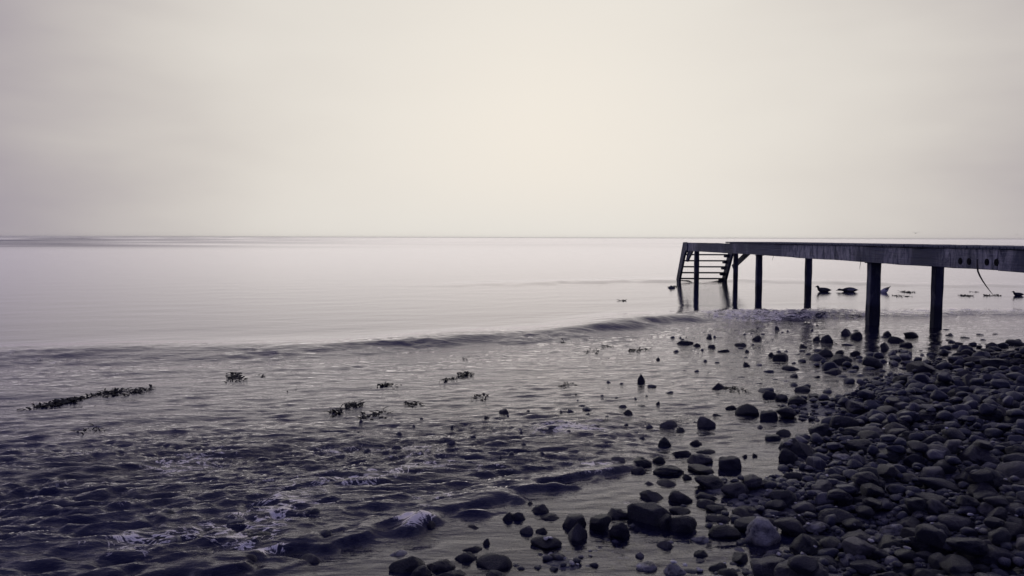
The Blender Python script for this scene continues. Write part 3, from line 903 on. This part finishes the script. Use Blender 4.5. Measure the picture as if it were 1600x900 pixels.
loose = []
def throw(n, r0, r1, k, tries, lo=-0.15, sink=0.25):
    done = 0
    X = rng.uniform(0.2, 9.8, tries); Y = rng.uniform(2.4, 12.6, tries)
    up_all = -signed_dist(np.stack([X, Y], -1), SHORE)
    for x, y, up in zip(X, Y, up_all):
        if done >= n: break
        if up < lo: continue
        if up < 0.35 and random.random() > ((up - lo) / (0.35 - lo)) ** 1.1: continue
        if abs(x) > 0.70 * y + 0.9: continue
        if r1 > 0.06 and any(((x - qx) / 1.5) ** 2 + (y - qy) ** 2 < (qr * 0.85) ** 2 for qx, qy, qr in POOLS): continue
        if lo < -0.5 and x < 2.6: continue
        a = random.uniform(r0, r1) * random.uniform(0.85, 1.1)
        if near(x, y, a, k): continue
        b = a * random.uniform(0.62, 0.95); c = a * random.uniform(0.42, 0.74)
        rz = random.uniform(-1.2, 1.2)
        z = settle(x, y, a, b, c, rz, sink)
        remember(x, y, a)
        loose.append(dict(x=x, y=y, z=z, a=a, b=b, c=c, rz=rz, shape=random.choice(ROUND * 2 + ANG)))
        done += 1
throw(230, 0.088, 0.128, 0.76, 12000, -0.10, 0.40)
throw(430, 0.060, 0.088, 0.74, 16000, -0.25, 0.35)
throw(600, 0.040, 0.060, 0.70, 22000, -0.35, 0.30)
throw(1300, 0.018, 0.040, 0.66, 30000, -0.45, 0.20)
throw(70, 0.06, 0.11, 1.1, 3500, -1.4, 0.10)            # stragglers awash off the far half of the beach
throw(220, 0.03, 0.07, 1.1, 7000, -1.9, 0.0)
def awash(n, quad, r0, r1):
    q = [pt(*c) for c in quad]
    for _ in range(n):
        u, v = random.random(), random.random()
        p = (q[0] * (1 - u) + q[1] * u) * (1 - v) + (q[3] * (1 - u) + q[2] * u) * v
        a = random.uniform(r0, r1)
        if near(p.x, p.y, a, 1.0): continue
        zg = float(ground_z(np.array([p.x]), np.array([p.y]))[0])
        top = water_h(p.x, p.y) + random.uniform(-0.006, 0.030)
        c = max((top - zg) / 2, a * 0.4)
        remember(p.x, p.y, a)
        loose.append(dict(x=p.x, y=p.y, z=top - c, a=a, b=a * random.uniform(0.6, 0.9), c=c, rz=random.uniform(-0.5, 0.5), shape=random.choice(ROUND + ANG)))
awash(55, ((850, 600), (1080, 590), (1060, 715), (860, 720)), 0.025, 0.060)
awash(40, ((560, 660), (850, 640), (850, 740), (560, 760)), 0.022, 0.055)
awash(75, ((1040, 520), (1290, 505), (1260, 610), (1060, 610)), 0.030, 0.075)
awash(40, ((1290, 512), (1560, 516), (1560, 545), (1300, 575)), 0.05, 0.11)
awash(26, ((250, 800), (600, 790), (600, 890), (200, 890)), 0.03, 0.075)
cell.clear()
for r in pts_arr: remember(*r)
throw(380, 0.050, 0.100, 0.95, 9000, 0.25, 0.50)       # a second, looser layer on top

for s in loose:
    v = visible_px(s['x'], s['y'], s['z'], s['a'])
    s['size'] = v[2] if v and -10 < v[0] < 1610 and v[1] < 910 else 0.0
loose.sort(key=lambda s: -s['size'])
N_SINGLE = 300 - len(placed)
singles, rest = loose[:N_SINGLE], loose[N_SINGLE:]

def stone_obj(s, name='stone'):
    if s.get('pale'):
        if s['shape'] not in PALE_ME:
            P, F = SHAPES4[s['shape']]
            PALE_ME[s['shape']] = np_mesh('pale_stone', P, F, M_PALE)
        me = PALE_ME[s['shape']]
    else:
        me = STONE_ME[s['shape']]
    o = link(name, me)
    o.location = (s['x'], s['y'], s['z'])
    o.scale = (s['a'], s['b'], s['c'])
    o.rotation_euler = (R(random.uniform(-9, 9)), R(random.uniform(-9, 9)), s['rz'])
    return o

ORD = ['leftmost', 'second from left', 'third from left', 'fourth from left', 'fifth from left', 'sixth from left', 'seventh from left', 'eighth from left',
       'ninth from left', 'tenth from left', 'eleventh from left', 'twelfth from left', 'thirteenth from left']
for key, (phrase, items) in CLUSTERS.items():
    grp = sorted([s for s in placed if s['cluster'] == key], key=lambda s: s['px'])
    for i, s in enumerate(grp):
        look = {'r': 'rounded', 'a': 'angular', 'p': 'pointed'}[s['kind']]
        s['note'] = f"{look} dark stone, {ORD[i]} of {phrase}"
        s['group'] = phrase
for s in placed:
    o = stone_obj(s)
    tag(o, s['note'], 'stone', s.get('group', 'beach stones'))
for s in singles:
    o = stone_obj(s)
    v = visible_px(s['x'], s['y'], s['z'], s['a'])
    size = 'large' if v[2] > 27 else 'middling' if v[2] > 20 else 'small'
    look = 'rounded' if s['shape'] in ROUND else 'angular'
    zone = 'near the bottom edge' if v[1] > 800 else 'at the far end' if v[1] < 640 else 'in the middle'
    side = 'right part' if v[0] > 1430 else 'left part'
    tag(o, f'{size} {look} dark cobble packed {zone} of the stony beach, {side}', 'stone', f'packed {size} {look} cobbles {zone}, {side}')

def merge2(big, small, name, mat):
    a = merge(big, SHAPES3, name, mat); b = merge(small, SHAPES2, name, mat)
    def arrays(me):
        V = np.zeros(len(me.vertices) * 3, np.float32); me.vertices.foreach_get('co', V)
        F = np.zeros(len(me.loops), np.int32); me.loops.foreach_get('vertex_index', F)
        return V.reshape(-1, 3), F.reshape(-1, 3)
    (V1, F1), (V2, F2) = arrays(a.data), arrays(b.data)
    for o in (a, b):
        me = o.data; bpy.data.objects.remove(o); bpy.data.meshes.remove(me)
    return link(name, np_mesh(name, np.vstack([V1, V2]), np.vstack([F1, F2 + len(V1)]), mat))

def merge(stones, shapes, name, mat):
    Vs, Fs, n = [], [], 0
    for s in stones:
        P, F = shapes[s['shape'] % len(shapes)]
        M = np.array(Euler((random.uniform(-.2, .2), random.uniform(-.2, .2), s['rz'])).to_matrix())
        Q = (P * np.array([s['a'], s['b'], s['c']])) @ M.T + np.array([s['x'], s['y'], s['z']])
        Vs.append(Q); Fs.append(F + n); n += len(Q)
    return link(name, np_mesh(name, np.vstack(Vs), np.vstack(Fs), mat))
rest.sort(key=lambda s: -s['a'])
cut = [i for i, s in enumerate(rest) if s['a'] < 0.040][0]

tag(merge2(rest[:cut], rest[cut:], 'cobbles', M_STONE_STUFF), 'mass of smaller dark cobbles filling the stony beach', 'stones', kind='stuff')
# gravel between the stones and on the bed of the shallows
gravel = []
GXr = rng.uniform(-1.6, 7.5, 40000); GYr = rng.uniform(2.5, 9.5, 40000)
up = -signed_dist(np.stack([GXr, GYr], -1), SHORE)
for x, y, u in zip(GXr, GYr, up):
    if u < -1.6 or abs(x) > 0.68 * y + 0.3 or len(gravel) > 5600: continue
    if random.random() > (0.9 if u > -0.05 else 0.22): continue
    a = random.uniform(0.007, 0.030)
    i, j = int((x - HX0) / HS), int((y - HY0) / HS)
    if not (0 <= j < HM.shape[0] and 0 <= i < HM.shape[1]): continue
    zg = HM[j, i]
    if zg > float(GZ[np.argmin(abs(gy - y)), np.argmin(abs(gx - x))]) + 0.03: continue
    gravel.append(dict(x=x, y=y, z=zg + a * 0.25, a=a, b=a * 0.8, c=a * 0.6, rz=random.uniform(-3, 3), shape=random.randrange(10)))
tag(merge(gravel, SHAPES2, 'gravel', M_STONE_STUFF), 'fine gravel and pebbles between the beach stones', 'gravel', kind='stuff')

bits = []
for _ in range(150):
    x, y = (random.uniform(830, 1150), random.uniform(835, 898)) if _ < 60 else (random.uniform(1180, 1590), random.uniform(660, 895))
    p = pt(x, y)
    i, j = int((p.x - HX0) / HS), int((p.y - HY0) / HS)
    if not (0 <= j < HM.shape[0] and 0 <= i < HM.shape[1]): continue
    a = random.uniform(0.007, 0.021)
    bits.append(dict(x=p.x, y=p.y, z=HM[j, i] + a * 0.2, a=a, b=a * 0.7, c=a * 0.4, rz=random.uniform(-3, 3), shape=random.randrange(10)))
tag(merge(bits, SHAPES2, 'shell_fragments', M_PALE), 'pale shell fragments strewn in the pool and between the stones', 'shells', kind='stuff')

# ------------------------------------------------------------------ seaweed
def weed(px0, px1, py0, py1, n, label, up=0.03, leaf=0.03):
    """tips of wrack that break the surface along a line from px0, py0 to px1, py1"""
    A, B = pt(px0, py0), pt(px1, py1)
    c = (A + B) / 2
    V, F = [], []
    r = random.Random(int(px0 * 7 + py0))
    knots = [r.random() for _ in range(max(2, n // 22))]; ph = r.uniform(0, 6)
    for i in range(int(n * 1.15)):
        t = min(1, max(0, r.choice(knots) + r.gauss(0, 0.05 if n > 100 else 0.10)))
        p = A.lerp(B, t) + Vector((r.gauss(0, 0.03), r.gauss(0, 0.05 + 0.003 * c.length) + (0.10 * math.sin(t * 8 + ph) if n > 40 else 0), 0))
        z0 = water_h(p.x, p.y)
        flat = r.random() < 0.80
        L = leaf * r.uniform(0.4, 1.15) * (1.3 if flat else 0.75)
        wd = L * r.uniform(0.28, 0.5)
        th = r.uniform(0, 6.28)
        el = r.uniform(0.0, 0.35) if flat else r.uniform(0.4, 1.25)
        d = Vector((math.cos(th) * math.cos(el), math.sin(th) * math.cos(el), math.sin(el)))
        s = d.cross(Vector((0, 0, 1))).normalized() if abs(d.z) < 0.98 else Vector((1, 0, 0))
        nn = s.cross(d)
        if nn.z < 0: nn = -nn
        base = Vector((p.x, p.y, z0 - 0.004))
        k = len(V)
        for f, ww in ((0.0, 0.45), (0.4, 0.9), (0.75, 1.0), (1.0, 0.35)):
            q = base + d * (L * f) + nn * (0.12 * L * math.sin(f * 3))
            tk = 0.12 * wd
            V += [q - s * wd * ww * .5, q + nn * tk, q + s * wd * ww * .5, q - nn * tk]
        for a in range(3):
            for b in range(4):
                F.append((k + a * 4 + b, k + a * 4 + (b + 1) % 4, k + (a + 1) * 4 + (b + 1) % 4, k + (a + 1) * 4 + b))
        F.append((k + 3, k + 2, k + 1, k)); F.append((k + 12, k + 13, k + 14, k + 15))
    # the stem they hang from lies just under the surface
    k = len(V); m = 8
    for i in range(m + 1):
        q = A.lerp(B, i / m); zz = water_h(q.x, q.y) - 0.010
        V += [Vector((q.x, q.y - 0.10, zz)), Vector((q.x, q.y + 0.10, zz)), Vector((q.x, q.y + 0.10, zz - 0.012)), Vector((q.x, q.y - 0.10, zz - 0.012))]
    for i in range(m):
        for b in range(4):
            F.append((k + i * 4 + b, k + i * 4 + (b + 1) % 4, k + i * 4 + 4 + (b + 1) % 4, k + i * 4 + 4 + b))
    F.append((k + 3, k + 2, k + 1, k)); F.append((k + m * 4, k + m * 4 + 1, k + m * 4 + 2, k + m * 4 + 3))
    o = mesh_obj('seaweed', V, F, M_WEED, None, False)
    return tag(o, label, 'seaweed', 'floating seaweed')
weed(36, 130, 641, 622, 190, 'long dark raft of seaweed floating at the far left, its near end', leaf=0.055)
weed(125, 235, 621, 609, 170, 'long dark raft of seaweed floating at the far left, its far end', leaf=0.055)
weed(118, 155, 674, 669, 26, 'few seaweed tips just below the long raft at far left', leaf=0.04)
weed(356, 392, 586, 600, 60, 'dark seaweed clump with hanging fronds right of the long raft', leaf=0.055)
weed(395, 424, 587, 590, 10, 'scattered seaweed tips right of the clump with hanging fronds', leaf=0.035)
weed(452, 462, 610, 611, 5, 'three tiny seaweed tips alone in open water at left', leaf=0.03)
weed(522, 556, 645, 634, 74, 'upright dark seaweed tuft in the middle of the choppy shallows', leaf=0.06)
weed(570, 612, 652, 644, 40, 'ragged seaweed tuft just right of the upright dark tuft', leaf=0.05)
weed(570, 602, 608, 602, 38, 'flat seaweed patch with a curved back behind the two tufts', leaf=0.05)
weed(608, 622, 601, 606, 9, 'few seaweed tips at the right of the curved flat patch', leaf=0.04)
weed(640, 654, 630, 633, 28, 'small crossed seaweed clump between the tufts and mid picture', leaf=0.05)
weed(695, 712, 594, 592, 34, 'left half of the bushy seaweed pair under the wave crest', leaf=0.05)
weed(712, 742, 587, 585, 54, 'right half of the bushy seaweed pair under the wave crest', leaf=0.05)
weed(720, 742, 561, 558, 12, 'sparse seaweed tips directly under the wave crest', leaf=0.035)
weed(734, 762, 623, 620, 24, 'short seaweed sprig below the bushy pair', leaf=0.045)
weed(876, 896, 534, 532, 9, 'few seaweed tips on the face of the wave', leaf=0.035)
weed(905, 955, 552, 541, 42, 'wide loose seaweed patch below the right part of the wave', leaf=0.045)
weed(982, 996, 549, 545, 28, 'compact seaweed tuft left of the small stones below the breaker', leaf=0.05)
weed(1000, 1020, 547, 545, 22, 'seaweed strip right of the compact tuft', leaf=0.045)
weed(872, 905, 602, 597, 18, 'thin seaweed drift in the glittering shallows', leaf=0.04)
weed(970, 984, 469.5, 470, 14, 'seaweed floating in the calm water behind the wave', leaf=0.07)
weed(1136, 1160, 608, 611, 40, 'tangled seaweed strip right of the pointed stone', leaf=0.045)
weed(1394, 1418, 462, 463, 26, 'seaweed streak between the two near pier posts, left end', leaf=0.08)
weed(1419, 1449, 457, 456.5, 50, 'seaweed streak between the two near pier posts, right end', leaf=0.08)
weed(1488, 1530, 462, 462.5, 40, 'seaweed streak right of the nearest pier post', leaf=0.08)
weed(1540, 1574, 462, 462, 34, 'seaweed streak near the rope and the rightmost duck', leaf=0.08)
weed(1516, 1522, 456, 456, 10, 'tiny seaweed tuft behind the streak right of the nearest post', leaf=0.07)
weed(1040, 1064, 451, 446, 24, 'seaweed around the low rock by the pier steps', leaf=0.08)
weed(1262, 1330, 531, 540, 30, 'seaweed caught between the stones left of the near posts', leaf=0.04)

# ------------------------------------------------------------------ ducks and gulls
def loft(rings, seg=14):
    """rings: (centre, half width, half height, tilt) along the body -> closed smooth surface"""
    V, F = [], []
    for (c, w, h, tilt) in rings:
        c = Vector(c)
        for k in range(seg):
            th = 2 * math.pi * k / seg
            dz = math.sin(th) * h
            V.append(c + Vector((-dz * math.sin(tilt), math.cos(th) * w, dz * math.cos(tilt))))
    n = len(rings)
    for i in range(n - 1):
        for k in range(seg):
            F.append((i * seg + k, (i + 1) * seg + k, (i + 1) * seg + (k + 1) % seg, i * seg + (k + 1) % seg))
    F.append(tuple(range(seg))); F.append(tuple(range((n - 1) * seg, n * seg))[::-1])
    return V, F

def duck(pose, px, py, label, length=0.50, rz=0.0):
    """a duck that faces -X; the body is one skin from bill to tail"""
    p = pt(px, py)
    root = empty('duck', (p.x, p.y, water_h(p.x, p.y)))
    root.rotation_euler = (0, 0, rz)
    s = length / 0.50
    root.scale = (s, s, s)
    tag(root, label, 'duck', 'ducks swimming by the pier')
    if pose == 'up':
        rings = [((0.26, 0, 0.028), 0.012, 0.006, 0), ((0.21, 0, 0.030), 0.045, 0.026, 0), ((0.14, 0, 0.032), 0.080, 0.060, 0), ((0.04, 0, 0.030), 0.100, 0.078, 0),
                 ((-0.07, 0, 0.030), 0.096, 0.080, 0), ((-0.145, 0, 0.050), 0.070, 0.068, -0.4), ((-0.178, 0, 0.082), 0.050, 0.046, -1.0), ((-0.186, 0, 0.110), 0.038, 0.038, -1.3),
                 ((-0.194, 0, 0.135), 0.042, 0.042, -1.0), ((-0.214, 0, 0.152), 0.044, 0.040, -0.4), ((-0.244, 0, 0.150), 0.032, 0.028, 0), ((-0.262, 0, 0.143), 0.014, 0.013, 0)]
        bill_at, bill_dir = Vector((-0.258, 0, 0.140)), Vector((-1, 0, -0.18))
    else:                                        # neck stretched low along the water
        rings = [((0.26, 0, 0.028), 0.012, 0.006, 0), ((0.21, 0, 0.030), 0.045, 0.026, 0), ((0.14, 0, 0.032), 0.080, 0.060, 0), ((0.04, 0, 0.030), 0.100, 0.078, 0),
                 ((-0.07, 0, 0.026), 0.094, 0.074, 0), ((-0.15, 0, 0.022), 0.062, 0.055, 0), ((-0.20, 0, 0.024), 0.036, 0.034, 0), ((-0.25, 0, 0.030), 0.030, 0.030, 0),
                 ((-0.285, 0, 0.036), 0.038, 0.038, 0), ((-0.315, 0, 0.036), 0.038, 0.036, 0), ((-0.345, 0, 0.028), 0.026, 0.024, 0), ((-0.36, 0, 0.022), 0.012, 0.012, 0)]
        bill_at, bill_dir = Vector((-0.355, 0, 0.018)), Vector((-1, 0, -0.35))
    if pose == 'dive':                           # upended: tail in the air, head under water
        rings = [((0.12, 0, 0.150), 0.012, 0.008, 0.7), ((0.085, 0, 0.115), 0.050, 0.030, 0.6), ((0.03, 0, 0.070), 0.090, 0.070, 0.5), ((-0.06, 0, 0.030), 0.105, 0.090, 0.4),
                 ((-0.13, 0, -0.030), 0.080, 0.075, 0.7), ((-0.17, 0, -0.09), 0.05, 0.05, 0.9), ((-0.19, 0, -0.15), 0.034, 0.034, 1.0), ((-0.20, 0, -0.22), 0.03, 0.03, 1.2), ((-0.21, 0, -0.27), 0.038, 0.038, 1.2), ((-0.22, 0, -0.31), 0.012, 0.012, 1.2)]
    if pose != 'dive': rings = [((c[0], c[1], c[2] + 0.028), w * 1.05, h * (1.12 if k < 6 else 1.0), t) for k, (c, w, h, t) in enumerate(rings)]; bill_at.z += 0.028
    V, F = loft(rings)
    body_mat = M_DUCK_W if pose == 'dive' else M_DUCK_D
    b = mesh_obj('body', V, F, body_mat, root, True)
    md = b.modifiers.new('sub', 'SUBSURF'); md.levels = 1; md.render_levels = 2
    if pose != 'dive':
        side = bill_dir.cross(Vector((0, 0, 1))).normalized()
        Vb, Fb = [], []
        for f, w, h in ((0, .016, .013), (0.5, .016, .008), (0.9, .017, .006), (1.0, .010, .004)):
            c = bill_at + bill_dir.normalized() * 0.052 * f
            for k in range(8):
                th = k * math.pi / 4
                Vb.append(c + side * math.cos(th) * w + Vector((0, 0, math.sin(th) * h)))
        for i in range(3):
            for k in range(8):
                Fb.append((i * 8 + k, i * 8 + (k + 1) % 8, (i + 1) * 8 + (k + 1) % 8, (i + 1) * 8 + k))
        Fb.append(tuple(range(24, 32)))
        mesh_obj('bill', Vb, Fb, M_BILL, root, True)
        for sg in (-1, 1):                       # folded wing along each flank
            V, F = loft([((0.235, sg * 0.020, 0.070), 0.006, 0.008, 0), ((0.17, sg * 0.052, 0.074), 0.014, 0.026, 0), ((0.07, sg * 0.084, 0.066), 0.018, 0.042, 0),
                         ((-0.03, sg * 0.090, 0.062), 0.016, 0.040, 0), ((-0.09, sg * 0.080, 0.060), 0.006, 0.015, 0)], 10)
            mesh_obj('wing', V, F, M_DUCK_L if pose == 'low' else M_DUCK_D, root, True)
        V, F = loft([((0.20, 0, 0.064), 0.040, 0.010, 0), ((0.25, 0, 0.058), 0.030, 0.007, 0), ((0.285, 0, 0.054), 0.012, 0.004, 0)], 8)
        mesh_obj('tail', V, F, M_DUCK_D, root, True)
    else:
        for sg in (-1, 1):
            V, F = loft([((-0.03, sg * 0.085, 0.095), 0.012, 0.018, 0.5), ((0.04, sg * 0.070, 0.125), 0.014, 0.022, 0.5), ((0.12, sg * 0.030, 0.165), 0.006, 0.010, 0.5)], 8)
            mesh_obj('wing', V, F, M_DUCK_D, root, True)
        V, F = loft([((0.10, 0, 0.135), 0.040, 0.012, 0.8), ((0.135, 0, 0.175), 0.034, 0.008, 0.8), ((0.17, 0, 0.205), 0.010, 0.004, 0.7)], 8)
        mesh_obj('tail', V, F, M_DUCK_D, root, True)
    return root
duck('up', 1287, 456, 'dark duck with raised head, leftmost of the swimming ducks', 0.46, R(4))
duck('low', 1327, 456, 'pale-flanked duck with its neck stretched low on the water', 0.50, R(-3))
duck('dive', 1383, 457, 'upended white-bellied duck with its tail raised beside a pier post', 0.48, R(0))
duck('up', 1591, 462, 'small dark duck with raised head near the right edge, rightmost duck', 0.31, R(-8))

def gull(px, py, Y, label, span):
    root = empty('gull', on_plane_y(px, py, Y))
    root.rotation_euler = (0, 0, R(55))
    tag(root, label, 'bird', 'gulls far out over the sea')
    V, F = loft([((0.2, 0, 0), .01, .01, 0), ((0.1, 0, 0), .05, .05, 0), ((-0.05, 0, 0), .07, .07, 0), ((-0.18, 0, 0.02), .045, .045, 0), ((-0.24, 0, 0.02), .012, .012, 0)], 8)
    mesh_obj('body', V, F, M_DUCK_D, root, True)
    for sg in (-1, 1):
        path = [(0, sg * 0.04, 0.02), (-0.03, sg * span * 0.22, 0.17), (0.02, sg * span * 0.36, 0.22), (0.10, sg * span * 0.50, 0.16)]
        V = []
        for (x, y, z), ch in zip(path, (0.11, 0.10, 0.07, 0.01)):
            V += [(x - ch, y, z), (x, y, z + 0.014), (x + ch, y, z), (x, y, z - 0.006)]
        F = [(a * 4 + b, a * 4 + (b + 1) % 4, a * 4 + 4 + (b + 1) % 4, a * 4 + 4 + b) for a in range(3) for b in range(4)] + [(0, 1, 2, 3), (12, 13, 14, 15)]
        mesh_obj('wing', V, F, M_DUCK_D, root)
gull(1431, 364.5, 120, 'tiny dark gull flying over the horizon above the pier', 1.0)
gull(1589.5, 366.5, 190, 'faint distant gull flying over the horizon at the right edge', 0.9)

# ------------------------------------------------------------------ the air over the sea
g = NT('sea_haze')
pv = g.n('ShaderNodeVolumePrincipled')
pv.inputs['Color'].default_value = (0.97, 0.95, 0.94, 1)
pv.inputs['Density'].default_value = 0.00010
pv.inputs['Anisotropy'].default_value = 0.72
g.l(pv.outputs[0], g.out.inputs['Volume'])
bm = box_data(-8600, 8600, -8600, 8600, -4.0, 5.0, 0)
haze = bm_obj('haze', bm, g.m)
tag(haze, 'pale sea mist that softens the horizon', kind='stuff')
